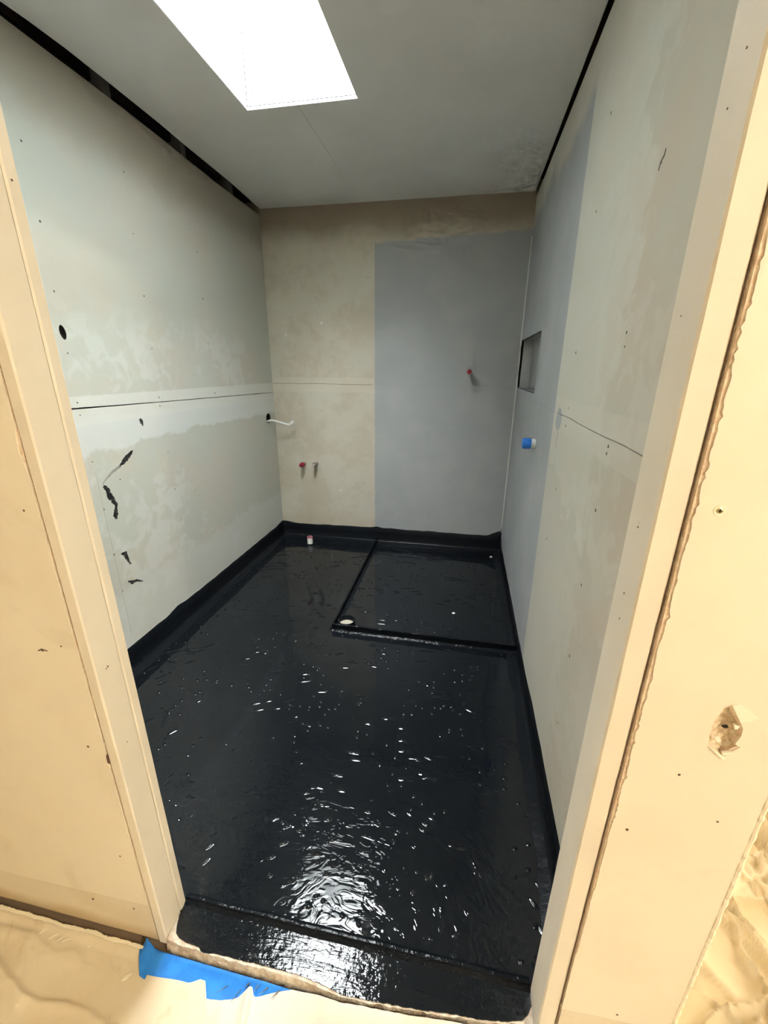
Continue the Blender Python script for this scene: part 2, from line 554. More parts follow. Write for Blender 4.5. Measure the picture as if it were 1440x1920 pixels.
cut(lo, ell('c', 3.042, 1.004, 0.036, 0.036, XL - 0.05, XL + 0.05))
cut(up, ell('c', 1.422, 1.489, 0.013, 0.026, XL - 0.05, XL + 0.05, rot=0.15))
prism('board_crumb', [(1.414, 1.492), (1.426, 1.486), (1.430, 1.497), (1.424, 1.506), (1.415, 1.508)], 0, XL - 0.020, XL - 0.012, M_smear, wl)  # crumb coloured black to stand in for the shade in the hole
box('cavity_back', XL - 0.115, XL - 0.10, YF - 0.1, YB + 0.1, -0.06, 2.55, M_void, wl)
for i, y in enumerate((0.97, 1.425, 1.88, 2.36, 2.82)):
    box('stud', XL - 0.0995, XL - 0.0135, y - 0.019, y + 0.019, 0.0, 2.50, M_greystud if i > 1 else M_void, wl)  # first studs take the cavity black so the hole reads as shaded
box('top_plate', XL - 0.0995, XL - 0.06, YF, YB, 2.44, 2.48, M_void, wl)

screw_me = None
def screws(pts, to3, nrm, parent, r=0.0036, mat=M_nail, name='screw'):
    global screw_me
    nrm = Vector(nrm)
    u = nrm.orthogonal().normalized(); w = nrm.cross(u)
    seg = 8
    v = []
    for rr, h in ((r, -0.0006), (r * 0.95, 0.0005), (r * 0.35, 0.0008)):
        for i in range(seg):
            t = 2 * math.pi * i / seg
            v.append(nrm * h + (u * math.cos(t) + w * math.sin(t)) * rr)
    f = [tuple(range(seg)), tuple(range(2 * seg, 3 * seg))]
    for j in range(2):
        f += [(j * seg + i, j * seg + (i + 1) % seg, (j + 1) * seg + (i + 1) % seg, (j + 1) * seg + i) for i in range(seg)]
    me = mesh(name, v, f)
    me.materials.append(mat.m)
    for p in pts:
        o = bpy.data.objects.new(name, me)
        COL.objects.link(o)
        o.parent = parent
        o.matrix_parent_inverse = Matrix.Translation(-Vector(parent.location))
        o.location = to3(p)
        s = random.uniform(0.75, 1.25)
        o.scale = (s, s, s)

screws([(1.885, 2.147), (1.882, 1.922), (1.885, 1.677), (1.881, 1.452), (1.875, 1.229), (1.872, 1.189), (1.875, 0.957), (1.882, 0.76),
        (1.895, 0.59), (1.416, 1.237), (1.416, 1.189), (1.423, 1.002), (1.429, 0.796), (1.428, 0.585), (1.43, 0.403), (1.423, 1.417),
        (1.424, 1.625), (1.431, 1.842), (1.428, 2.065), (2.357, 1.961), (2.353, 1.732), (2.362, 1.498), (2.361, 1.224), (1.543, 0.898),
        (2.041, 0.706)], lambda p: (XL, p[0], p[1]), (1, 0, 0), wl)

def lsm(name, pts, w, mat=M_smear):
    return ribbon(name, [(XL, y, z) for y, z in pts], w, (1, 0, 0), 0.0008, mat, wl, rag=0.3)
lsm('paint_smear', [(1.646, 1.008), (1.624, 0.995), (1.598, 0.98), (1.575, 0.966), (1.555, 0.955)], [0.003, 0.011, 0.012, 0.008, 0.004])
lsm('thin_smear', [(1.56, 0.957), (1.515, 0.941), (1.476, 0.922), (1.455, 0.907), (1.45, 0.893)], [0.006, 0.006, 0.004, 0.004, 0.002], M_smearl)
lsm('paint_smear', [(1.452, 0.893), (1.467, 0.873), (1.471, 0.843), (1.483, 0.82), (1.496, 0.799), (1.489, 0.777), (1.482, 0.757), (1.479, 0.735)],
    [0.006, 0.012, 0.014, 0.011, 0.010, 0.009, 0.014, 0.007])
lsm('paint_smear', [(1.466, 0.573), (1.487, 0.562), (1.493, 0.54), (1.498, 0.52), (1.506, 0.503)], [0.003, 0.012, 0.009, 0.004, 0.005])
lsm('paint_smear', [(1.47, 0.430), (1.482, 0.424), (1.492, 0.414), (1.518, 0.411), (1.553, 0.388)], [0.003, 0.005, 0.009, 0.005, 0.003])
lsm('paint_smear', [(1.724, 1.142), (1.730, 1.132), (1.734, 1.122), (1.736, 1.108)], [0.006, 0.010, 0.009, 0.002])

# back wall boards
wb = tag(empty('wall_back', (-0.56, YB, 0)), kind='structure', label='back wall, sand-coloured board on the left, grey waterproof coat on the right')
def jb(x): return 1.256 + 0.004 * fbm(x, 0, 3, 9)
xs = [XL - 0.1 + (XR + 0.1 - XL + 0.1) * i / 40 for i in range(41)]
def jgap(x): return 0.0013 if x < -0.68 else 0.00025
prism('upper_board', [(x, jb(x) + jgap(x)) for x in xs] + [(XR + 0.1, 2.46), (XL - 0.1, 2.46)], 1, YB, YB + 0.013, M_back, wb)
prism('lower_board', [(XL - 0.1, -0.06), (XR + 0.1, -0.06)] + [(x, jb(x) - jgap(x)) for x in reversed(xs)], 1, YB, YB + 0.013, M_back, wb)
box('cavity_back', XL - 0.12, 0.48, YB + 0.016, YB + 0.03, -0.06, 2.55, M_void, wb)
screws([(-1.092, 0.936), (-1.09, 0.759), (-0.716, 1.963), (-1.22, 1.977), (-1.088, 0.505), (-1.455, 0.46), (-1.091, 1.058)],
       lambda p: (p[0], YB, p[1]), (0, -1, 0), wb, r=0.003)

# right wall boards with the niche
wr = tag(empty('wall_right', (XR, 1.9, 0)), kind='structure', label='right wall, grey coat and niche near the shower, beige skim near the door')
def jr(y): return 1.214 + 0.004 * fbm(y, 0, 3, 5)
def rg(y): return 0.0014 if y < 1.64 else 0.0002
up = prism('upper_board', [(y, jr(y) + rg(y)) for y in ys] + [(YB, 2.376), (YF, 2.376)], 0, XR, XR + 0.013, M_right, wr)
prism('lower_board', [(YF, 0.0), (YB, 0.0)] + [(y, jr(y) - rg(y)) for y in reversed(ys)], 0, XR, XR + 0.013, M_right, wr)
NY0, NY1, NZ0, NZ1 = 2.335, 3.135, 1.252, 1.553
cut(up, box('c', XR - 0.05, XR + 0.05, NY0, NY1, NZ0, NZ1, None))
nd = XR + 0.075
nv = [(XR + 0.001, NY0, NZ0), (XR + 0.001, NY1, NZ0), (XR + 0.001, NY1, NZ1), (XR + 0.001, NY0, NZ1),
      (nd, NY0, NZ0), (nd, NY1, NZ0), (nd, NY1, NZ1), (nd, NY0, NZ1)]
nm = mesh('niche_lining', nv, [(0, 1, 5, 4), (1, 2, 6, 5), (2, 3, 7, 6), (3, 0, 4, 7), (4, 5, 6, 7)])
nl = link('niche_lining', nm, M_niche, wr)
sol = nl.modifiers.new('solid', 'SOLIDIFY'); sol.thickness = 0.006; sol.offset = 1.0
box('cavity_back', XR + 0.103, XR + 0.113, 0.60, YB + 0.1, -0.06, 2.55, M_void, wr)
screws([(1.551, 2.047), (1.076, 1.754), (1.557, 1.816), (1.1, 1.45), (1.096, 1.42), (1.554, 1.423), (1.544, 1.247), (1.548, 1.187),
        (1.084, 1.196), (1.087, 1.178), (1.551, 0.96), (1.091, 1.031), (1.098, 0.813), (1.089, 0.586), (1.085, 0.343), (1.589, 0.749)],
       lambda p: (XR, p[0], p[1]), (-1, 0, 0), wr, r=0.0042)
ribbon('scratch', [(XR, 1.064, 1.772), (XR, 1.067, 1.762), (XR, 1.080, 1.757), (XR, 1.084, 1.744)], [0.002, 0.0035, 0.002, 0.003], (-1, 0, 0), 0.0006, M_nail, wr)
ribbon('thin_drip', [(XR, 1.655, 1.155), (XR, 1.652, 1.12), (XR, 1.653, 1.09)], [0.004, 0.0025, 0.001], (-1, 0, 0), 0.0006, M_niche, wr)

tube('corner_sealant', [(XR - 0.002, YB - 0.004, 0.16 + 0.2 * i) for i in range(11)], 0.0055, M_sealant, wr, seg=8, sub=2)

# ceiling in two boards around the skylight
ce = tag(empty('ceiling', (-0.56, 1.9, H)), kind='structure', label='grey-white primed ceiling with a skylight opening')
sxm = -0.765
cx1 = XR - 0.010
prism('ceiling_board', [(XL + 0.02, YF), (SX0, YF), (SX0, SY1), (sxm - 0.0006, SY1), (sxm - 0.0006, YB), (XL + 0.006, YB), (XL + 0.036, 2.71), (XL + 0.043, 2.31), (XL + 0.052, 2.1), (XL + 0.054, 1.8), (XL + 0.053, 1.63), (XL + 0.044, 1.50), (XL + 0.03, 1.40)], 2, H, H + 0.013, M_ceil, ce)
prism('ceiling_board', [(cx1, YF), (cx1, YB), (sxm + 0.0006, YB), (sxm + 0.0006, SY1), (SX1, SY1), (SX1, YF)], 2, H, H + 0.013, M_ceil, ce)
prism('ceiling_board', [(SX0, YF), (SX1, YF), (SX1, SY0), (SX0, SY0)], 2, H, H + 0.013, M_ceil, ce)
# skylight shaft
sk = tag(empty('window_1', ((SX0 + SX1) / 2, (SY0 + SY1) / 2, H)), kind='structure', label='skylight shaft with bright white lining in the ceiling')
T = 0.014
box('shaft_lining', SX0 - T, SX0, SY0 - T, SY1 + T, H + 0.0002, SZ, M_shaft, sk)
box('shaft_lining', SX1, SX1 + T, SY0 - T, SY1 + T, H + 0.0002, SZ, M_shaft, sk)
box('shaft_lining', SX0 + 0.0015, SX1, SY1, SY1 + T, H + 0.0002, SZ, M_shaft, sk)
box('shaft_lining', SX0, SX1, SY0 - T, SY0, H + 0.0002, SZ, M_shaft, sk)
for a in ((SX0 - 0.001, SX0 + 0.004, SY0, SY1 + 0.002), (SX0, SX1 + 0.002, SY1 - 0.004, SY1 + 0.002)):
    box('edge_bead', a[0], a[1], a[2], a[3], H - 0.0025, H + 0.008, M_bead, sk)
for a in ((SX0 - T, SX0 + 0.02, SY0 - T, SY1 + T), (SX1 - 0.02, SX1 + T, SY0 - T, SY1 + T), (SX0, SX1, SY0 - T, SY0 + 0.02), (SX0, SX1, SY1 - 0.02, SY1 + T)):
    box('frame', a[0], a[1], a[2], a[3], SZ, SZ + 0.03, M_white, sk)
gm = Mat('skylight_glass'); nt = gm.nt
tr = nt.nodes.new('ShaderNodeBsdfTransparent'); gl = nt.nodes.new('ShaderNodeBsdfGlossy'); gl.inputs['Roughness'].default_value = 0.02
mx = nt.nodes.new('ShaderNodeMixShader'); mx.inputs[0].default_value = 0.06
nt.links.new(tr.outputs[0], mx.inputs[1]); nt.links.new(gl.outputs[0], mx.inputs[2])
nt.links.new(mx.outputs[0], nt.nodes['Material Output'].inputs[0])
box('pane', SX0 + 0.005, SX1 - 0.005, SY0 + 0.005, SY1 - 0.005, SZ + 0.012, SZ + 0.018, gm, sk)
screws([(SX0 + 0.003, SY1 - 0.06, 2.47), (SX0 + 0.003, SY1 - 0.05, 2.60), (SX0 + 0.003, 1.83, 2.50)], lambda p: p, (1, 0, 0), sk, mat=M_darkslot)
screws([(SX0 + 0.03, SY1, 2.46), (SX0 + 0.03, SY1, 2.60), (SX0 + 0.2, SY1, 2.475), (SX0 + 0.03, SY1, 2.71)], lambda p: p, (0, -1, 0), sk, mat=M_darkslot)
box('corner_seam', SX0 + 0.0002, SX0 + 0.0036, SY1 - 0.0010, SY1 + 0.0004, H + 0.012, SZ - 0.002, M_darkslot, sk)

# roof deck that keeps the sky out of the wall and ceiling cavities
rf = tag(empty('roof', (0, 0.8, 2.56)), kind='structure', label='roof deck above the rooms')
RX0, RX1, RY0, RY1 = -2.4, 3.1, -2.1, 4.1
for a in ((RX0, SX0 - T, RY0, RY1), (SX1 + T, RX1, RY0, RY1), (SX0 - T, SX1 + T, RY0, SY0 - T), (SX0 - T, SX1 + T, SY1 + T, RY1)):
    box('deck', a[0], a[1], a[2], a[3], 2.55, 2.57, M_roof, rf)

# ------------------------------------------------------------------ black upstands along the walls
def upstand(name, p0, p1, nrm, hfun, label, n=110, seed=0.0):
    p0, p1, nrm = Vector(p0), Vector(p1), Vector(nrm)
    L = (p1 - p0).length
    v, f = [], []
    for i in range(n + 1):
        t = i / n
        s = t * L
        h = hfun(s) + 0.004 * fbm(s, 0, 9, seed) + 0.006 * max(0, fbm(s, 4, 26, seed) - 0.35)
        w = 0.052 + 0.012 * fbm(s, 2, 5, seed)
        base = p0.lerp(p1, t)
        prof = [(0.0, h), (0.0035, h - 0.004), (0.005, h * 0.6), (0.006, 0.022), (0.011, 0.010), (0.022, 0.0045), (w, 0.0018), (w + 0.006, -0.002), (0.0, -0.002)]
        for d, z in prof:
            v.append(base + nrm * d + Vector((0, 0, z)))
    k = 9
    for i in range(n):
        for j in range(k):
            a, b = i * k + j, i * k + (j + 1) % k
            f.append((a, b, b + k, a + k))
    f.append(tuple(range(k))); f.append(tuple(range(n * k, n * k + k)))
    o = link(name, mesh(name, v, f), M_upst, smooth=True)
    o.data.set_sharp_from_angle(angle=math.radians(50))
    return tag(o, label, None, 'structure')
upstand('baseboard_left', (XL, YF, 0), (XL, YB, 0), (1, 0, 0),
        lambda s: 0.118 + 0.012 * math.exp(-((s - 1.15) / 0.06) ** 2) + 0.01 * sstep(2.4, 2.54, s), 'ragged black waterproofing upstand along the left wall', seed=1)
upstand('baseboard_back', (XL, YB, 0), (XR, YB, 0), (0, -1, 0),
        lambda s: 0.112 + 0.012 * sstep(0.2, 0.9, s) + 0.014 * math.exp(-((s - 0.03) / 0.05) ** 2) + 0.010 * math.exp(-((s - 0.83) / 0.03) ** 2) + 0.045 * sstep(1.70, 1.825, s),
        'ragged black waterproofing upstand along the back wall', seed=2)
upstand('baseboard_right', (XR, YF, 0), (XR, YB, 0), (-1, 0, 0),
        lambda s: 0.098 - 0.018 * sstep(0.8, 1.0, s) + 0.055 * sstep(2.44, 2.545, s), 'ragged black waterproofing upstand along the right wall', seed=3)

# ------------------------------------------------------------------ door opening and hall side
OL, OR = -0.655, 0.24
d1 = tag(empty('door_1', ((OL + OR) / 2, 0.575, 0)), kind='structure', label='doorway frame without a door, cream painted jambs')
def rough_box(name, x0, x1, y0, y1, z0, z1, mat, parent, amp, seed, bev=0.0025, nz=90):
    """upright board with slightly uneven arrises"""
    v, f = [], []
    for i in range(nz + 1):
        z = z0 + (z1 - z0) * i / nz
        e = [amp * fbm(z, k * 3.0, 6, seed) + amp * 0.8 * max(0, fbm(z, k * 3.0 + 9, 30, seed) - 0.3) for k in range(4)]
        c = [(x0, y0, 1, 1), (x1, y0, -1, 1), (x1, y1, -1, -1), (x0, y1, 1, -1)]
        for k, (x, y, sx, sy) in enumerate(c):
            b = bev + abs(e[k])
            if k % 2 == 0:
                v += [(x, y + sy * b, z), (x + sx * b, y, z)]
            else:
                v += [(x + sx * b, y, z), (x, y + sy * b, z)]
    for i in range(nz):
        for j in range(8):
            a, b = i * 8 + j, i * 8 + (j + 1) % 8
            f.append((a, b, b + 8, a + 8))
    f.append(tuple(range(8))); f.append(tuple(range(nz * 8, nz * 8 + 8)))
    return link(name, mesh(name, v, f), mat, parent)
rough_box('jamb', OL - 0.025, OL, 0.535, 0.5925, -0.024, 2.03, M_jamb, d1, 0.0012, 1)
rough_box('jamb_lining_edge', OL - 0.045, OL + 0.0006, 0.5932, YF, 0.0, 2.03, M_jamb, d1, 0.0010, 2)
rough_box('jamb', OR, OR + 0.033, 0.54, YF, -0.030, 2.03, M_jamb, d1, 0.0012, 3)
box('jamb_head', OL - 0.025, OR + 0.033, 0.54, YF, 2.03, 2.06, M_jamb, d1, 0.002)
screws([(OL, 0.558, 0.812), (OL, 0.562, 0.814), (OL, 0.575, 1.67), (OL, 0.563, 0.62), (OL + 0.0006, 0.602, 1.62)], lambda p: p, (1, 0, 0), d1, r=0.0018, mat=M_nailh, name='nail_hole')
screws([(OR, 0.572, 1.66), (OR, 0.585, 1.62), (OR, 0.588, 1.43), (OR, 0.578, 1.07), (OR, 0.575, 1.03), (OR, 0.58, 1.17)], lambda p: p, (-1, 0, 0), d1, r=0.0012, mat=M_nailh, name='nail_hole')

wf = tag(empty('wall_front', (-0.2, 0.55, 0)), kind='structure', label='cream hall wall around the doorway with torn board edges')
# hall face left of the door
n = 120
edgeL = []
for i in range(n + 1):
    z = 0.118 + (2.4 - 0.118) * i / n
    e = 0.0035 + 0.0012 * fbm(z, 0, 5, 21) + 0.0035 * max(0, fbm(z, 3, 22, 4) - 0.25) + (0.004 if 0.585 < z < 0.612 else 0) + 0.006 * math.exp(-((z - 1.245) / 0.02) ** 2)
    edgeL.append((OL - 0.025 - max(0.0015, e), z))
prism('wallboard', [(-1.75, 0.112), (-1.05, 0.104)] + [(-0.71, 0.118)] + edgeL + [(-1.75, 2.4)], 1, 0.535, 0.5368, M_hall, wf)
box('board_core', -1.75, OL - 0.0285, 0.5369, 0.548, -0.020, 2.4, M_core, wf)
box('lower_strip', -1.75, OL - 0.0275, 0.5362, 0.5385, -0.020, 0.125, M_hall_low, wf)
box('sole_plate', -1.75, OL - 0.03, 0.545, 0.60, ZH, -0.0205, M_stud, wf)
box('room_side_board', XL - 0.1, OL - 0.0455, 0.602, YF, 0.0, 2.5, M_left, wf)
box('room_side_board', OR + 0.0335, XR + 0.1, 0.602, YF - 0.001, 0.0, 2.5, M_left, wf)
box('over_door_board', OL - 0.06, OR + 0.05, 0.602, YF, 2.061, 2.5, M_left, wf)
box('over_door_board', OL - 0.025, OR + 0.033, 0.536, 0.548, 2.061, 2.4, M_hall, wf)
screws([(-0.712, 1.142), (-0.764, 0.855), (-0.717, 0.872), (-0.723, 0.623), (-0.724, 0.286), (-0.73, 0.09), (-0.85, 0.085)],
       lambda p: (p[0], 0.535, p[1]), (0, -1, 0), wf, r=0.0026, mat=M_nailh, name='nail_hole')
ribbon('scuff', [(-0.775, 0.535, 0.853), (-0.765, 0.535, 0.858), (-0.752, 0.535, 0.856)], [0.001, 0.002, 0.001], (0, -1, 0), 0.0004, M_nailh, wf)
prism('torn_chip', [(-0.6865, 0.585), (-0.6815, 0.583), (-0.6815, 0.61), (-0.685, 0.606)], 1, 0.5355, 0.5378, Mat('dark_plum_chip', (0.16, 0.07, 0.05), 0.9), wf)

# pier right of the door
CX = 0.474
n = 420
edgeR = []
for i in range(n + 1):
    z = 0.136 + (2.4 - 0.136) * i / n
    k = sstep(0.2, 0.9, z)
    e = 0.0034 + 0.0026 * k + 0.0036 * k * max(-0.6, fbm(z, 0, 16, 31)) + 0.0050 * k * abs(fbm(z, 3, 70, 8, 2))
    if z < 0.33: e = 0.0022 + 0.0008 * fbm(z, 0, 30, 3)
    edgeR.append((OR + 0.033 + max(0.0018, e), z))
pier = prism('wallboard', edgeR + [(CX - 0.004, 2.4), (CX - 0.004, 0.150), (0.332, 0.143)], 1, 0.535, 0.5368, M_hall, wf)
hole = [(0.385, 0.937), (0.390, 0.928), (0.402, 0.912), (0.409, 0.900), (0.410, 0.887), (0.406, 0.871), (0.414, 0.867), (0.404, 0.856), (0.397, 0.843),
        (0.385, 0.853), (0.374, 0.862), (0.371, 0.876), (0.3725, 0.889), (0.370, 0.900), (0.373, 0.912), (0.376, 0.923), (0.378, 0.933)]
cut(pier, prism('c', hole, 1, 0.50, 0.57, None))
core = box('board_core', OR + 0.0362, CX - 0.004, 0.5369, 0.5515, 0.0, 2.4, M_core, wf)
hc = (0.391, 0.889)
cut(core, prism('c', [(hc[0] + (x - hc[0]) * 0.9, hc[1] + (z - hc[1]) * 0.9) for x, z in hole], 1, 0.50, 0.5495, None))
box('lower_strip', OR + 0.0362, CX - 0.004, 0.5362, 0.5385, ZH, 0.15, M_hall_low, wf)
# broken gypsum inside the hole
v, f = [], []
G = 16
for i in range(G + 1):
    for j in range(G + 1):
        x = 0.367 + 0.049 * i / G; z = 0.838 + 0.101 * j / G
        r = math.hypot((x - 0.392) / 0.020, (z - 0.888) / 0.045)
        y = 0.5478 - 0.0075 * sstep(0.35, 1.1, r) + 0.0042 * fbm(x, z, 70, 5)
        v.append((x, max(y, 0.5392), z))
for i in range(G):
    for j in range(G):
        a = i * (G + 1) + j
        f.append((a, a + 1, a + G + 2, a + G + 1))
link('broken_gypsum', mesh('broken_gypsum', v, f), M_gyp, wf)
prism('torn_paper_flap', [(0.386, 0.9375), (0.402, 0.911), (0.4135, 0.9145), (0.421, 0.922), (0.405, 0.933), (0.393, 0.940)], 1, 0.5335, 0.5349, M_paper, wf)
prism('torn_paper_flap', [(0.376, 0.861), (0.3815, 0.8555), (0.397, 0.842), (0.400, 0.845), (0.387, 0.8545)], 1, 0.5325, 0.5349, M_paper, wf)
prism('torn_paper_flap', [(0.395, 0.849), (0.404, 0.855), (0.407, 0.859), (0.393, 0.8545)], 1, 0.533, 0.5365, M_paper, wf)
prism('torn_paper_flap', [(0.380, 0.878), (0.386, 0.868), (0.390, 0.872), (0.384, 0.880)], 1, 0.5365, 0.540, M_paper, wf)
prism('torn_paper_flap', [(0.399, 0.903), (0.406, 0.902), (0.405, 0.896), (0.401, 0.895)], 1, 0.537, 0.541, M_paper, wf)
prism('dark_puncture', [(0.389, 0.8915), (0.396, 0.894), (0.397, 0.892), (0.393, 0.8895)], 1, 0.5425, 0.546, M_darkslot, wf)
# phillips screw head
sc_p = (0.305, 0.5352, 1.213)
so = lathe('screw_head', [(0.0010, -0.002), (0.0042, -0.0005), (0.0043, 0.0004), (0.0033, 0.0012), (0.001, 0.0015)], sc_p, (0, -1, 0), M_brass, wf, 20)
box('cross_slot', sc_p[0] - 0.0023, sc_p[0] + 0.0023, 0.5330, 0.5346, sc_p[2] - 0.0005, sc_p[2] + 0.0005, M_darkslot, so)
box('cross_slot', sc_p[0] - 0.0005, sc_p[0] + 0.0005, 0.5330, 0.5346, sc_p[2] - 0.0023, sc_p[2] + 0.0023, M_darkslot, so)
lathe('paint_ring', [(0.0068, 0.0), (0.0060, 0.0006), (0.0050, 0.0003)], (sc_p[0], 0.5349, sc_p[2]), (0, -1, 0), M_caulk, wf, 20)
screws([(0.302, 0.669), (0.350, 0.80), (0.42, 0.72), (0.375, 0.165)], lambda p: (p[0], 0.535, p[1]), (0, -1, 0), wf, r=0.0022, mat=M_nailh, name='nail_hole')
# knobbly corner bead with chipped paint
v, f = [], []
nz = 330
for i in range(nz + 1):
    z = ZH + (2.4 - ZH) * i / nz
    k = 0.0012 * (1 if fbm(z, 0, 75, 3, 2) > 0.05 else -0.3) + 0.0005 * fbm(z, 1, 160, 2, 2)
    v += [(CX - 0.0045, 0.5348 - max(k, 0), z), (CX - 0.001, 0.5336 - max(k, 0) * 1.2, z), (CX + 0.0022 + k, 0.5345, z), (CX + 0.0016 + k, 0.541, z), (CX - 0.0045, 0.541, z)]
for i in range(nz):
    for j in range(5):
        a, b = i * 5 + j, i * 5 + (j + 1) % 5
        f.append((a, b, b + 5, a + 5))
f += [(0, 1, 2, 3, 4), tuple(range(nz * 5, nz * 5 + 5))]
link('corner_bead', mesh('corner_bead', v, f), M_caulk, wf)
box('return_board', CX - 0.012, CX + 0.0005, 0.5415, YB + 0.1, ZH, 2.4, M_hall, wf)

# hall shell
tag(box('floor_hall', -2.3, 3.0, -1.5, 0.5, ZH - 0.05, ZH - 0.004, M_hallfloor), kind='structure', label='hall floor under the drop cloths')
tag(box('floor_side', CX + 0.0, 3.0, 0.5005, 4.0, ZH - 0.05, ZH - 0.004, M_hallfloor), kind='structure', label='floor of the side room under the drop cloth')
tag(box('floor_sill', -2.3, CX - 0.001, 0.5005, 0.619, ZH - 0.05, ZH - 0.004, M_hallfloor), kind='structure', label='subfloor below the doorway')
tag(box('wall_hall_left', -1.77, -1.751, -1.5, 0.60, ZH - 0.05, 2.56, M_hall), kind='structure', label='hall wall on the left')  # unseen wall, set close in to bounce lamp light onto the front wall
tag(box('wall_hall_rear', -2.3, 3.0, -1.52, -1.501, ZH - 0.05, 2.56, M_hall), kind='structure', label='hall wall behind the camera')
tag(box('wall_side_right', 3.001, 3.02, -1.5, 4.0, ZH - 0.05, 2.56, M_hall), kind='structure', label='far wall of the side room')
tag(box('wall_side_back', CX, 3.0, 4.001, 4.02, ZH - 0.05, 2.56, M_hall), kind='structure', label='back wall of the side room')
tag(prism('ceiling_hall', [(-2.3, -1.5), (3.0, -1.5), (3.0, 4.0), (CX, 4.0), (CX, 0.548), (-2.3, 0.548)], 2, 2.4, 2.415, M_hall), kind='structure', label='hall ceiling')

# ------------------------------------------------------------------ hall lamp (behind the camera, to the right)
lamp = tag(empty('ceiling_lamp', (2.0, -0.81, 2.4)), 'small warm globe lamp on the hall ceiling behind the viewer', 'lamp')
M_em = Mat('warm_globe', (1, 0.9, 0.7))
M_em.b.inputs['Emission Color'].default_value = (1.0, 0.945, 0.81, 1)
M_em.b.inputs['Emission Strength'].default_value = LAMP_STRENGTH
lathe('base', [(0.065, 0.0), (0.065, 0.018), (0.04, 0.028), (0.03, 0.04)], (2.0, -0.81, 2.4), (0, 0, -1), M_white, lamp)
lathe('globe', [(0.058 * math.sin(math.pi * i / 8), 0.095 - 0.058 * math.cos(math.pi * i / 8)) for i in range(1, 8)], (2.0, -0.81, 2.4), (0, 0, -1), M_em, lamp, 12)

# ------------------------------------------------------------------ threshold and strips
th = tag(empty('door_threshold', (-0.2, 0.57, ZH)), 'mortar threshold in the doorway, brushed glossy black up to a ragged edge', 'threshold')
front = [(-0.654, 0.531), (-0.60, 0.5275), (-0.52, 0.526), (-0.42, 0.5255), (-0.30, 0.526), (-0.22, 0.519), (-0.19, 0.516), (-0.115, 0.520), (-0.018, 0.526), (0.065, 0.534), (0.123, 0.537), (0.193, 0.547), (0.239, 0.556)]
v, f = [], []
nx = 150
def lerp_front(x, P=front):
    for (a, b), (c_, d_) in zip(P, P[1:]):
        if x <= c_:
            return b + (d_ - b) * (x - a) / (c_ - a)
    return P[-1][1]
rows = 6
for i in range(nx + 1):
    x = OL + 0.0008 + (OR - OL - 0.0016) * i / nx
    yf = lerp_front(x)
    for j in range(rows + 1):
        z = ZH - 0.003 + (-0.0008 - ZH + 0.003) * j / rows
        v.append((x, yf - 0.004 + 0.0035 * fbm(x, z, 45, 2) + 0.006 * (j / rows), z))
    v.append((x, 0.619, -0.0008)); v.append((x, 0.619, ZH - 0.003))
k = rows + 3
for i in range(nx):
    for j in range(k):
        a, b = i * k + j, i * k + (j + 1) % k
        f.append((a, b, b + k, a + k))
f += [tuple(range(k)), tuple(range(nx * k, nx * k + k))]
link('mortar_bed', mesh('mortar_bed', v, f), M_plaster, th)
blk = [(-0.653, 0.585), (-0.645, 0.563), (-0.637, 0.548), (-0.622, 0.541), (-0.604, 0.537), (-0.580, 0.536), (-0.563, 0.535), (-0.555, 0.528), (-0.545, 0.5275), (-0.533, 0.529),
       (-0.522, 0.531), (-0.489, 0.532), (-0.441, 0.532), (-0.38, 0.534), (-0.299, 0.534), (-0.24, 0.529), (-0.19, 0.521), (-0.115, 0.525), (-0.018, 0.531), (0.065, 0.539),
       (0.123, 0.542), (0.17, 0.548), (0.193, 0.553), (0.215, 0.558), (0.229, 0.570), (0.238, 0.585)]
fine = []
for (a, b), (c_, d_) in zip(blk, blk[1:]):
    m_ = max(1, int(abs(c_ - a) / 0.006))
    for q in range(m_):
        t = q / m_
        fine.append((a + (c_ - a) * t, b + (d_ - b) * t + 0.0016 * fbm(a + (c_ - a) * t, 0, 90, 4)))
fine.append(blk[-1])
prism('black_coat', fine + [(0.2385, 0.6195), (-0.6535, 0.6195)], 2, -0.0006, 0.0016, M_thresh, th)

ws = tag(empty('water_stop_strip', (-0.2, 0.617, 0)), 'low black water-stop strip lying across the doorway threshold', 'strip')
def strip_mesh(name, p0, p1, h, t, seed, parent, fillet=0.02, n=80):
    p0, p1 = Vector(p0), Vector(p1)
    d = (p1 - p0).normalized(); s = Vector((-d.y, d.x, 0))
    v, f = [], []
    for i in range(n + 1):
        q = i / n
        b = p0.lerp(p1, q)
        hh = h + 0.0016 * fbm(q * (p1 - p0).length, 0, 8, seed)
        ww = 0.0012 * fbm(q * (p1 - p0).length, 5, 10, seed)
        prof = [(-t - fillet, 0.0004), (-t - 0.006, 0.003), (-t, 0.010), (-t, hh - 0.002), (-t + 0.002, hh), (t - 0.002, hh), (t, hh - 0.002), (t, 0.010), (t + 0.006, 0.003), (t + fillet, 0.0004)]
        for a, z in prof:
            v.append(b + s * (a + ww) + Vector((0, 0, z)))
    k = 10
    for i in range(n):
        for j in range(k):
            a, c_ = i * k + j, i * k + (j + 1) % k
            f.append((a, c_, c_ + k, a + k))
    f += [tuple(range(k)), tuple(range(n * k, n * k + k))]
    o = link(name, mesh(name, v, f), M_strip, parent, smooth=True)
    o.data.set_sharp_from_angle(angle=math.radians(40))
    return o
strip_mesh('coated_angle', (OL - 0.0, 0.6195, 0.0006), (OR, 0.6205, 0.0006), 0.014, 0.0045, 1, ws, fillet=0.010)

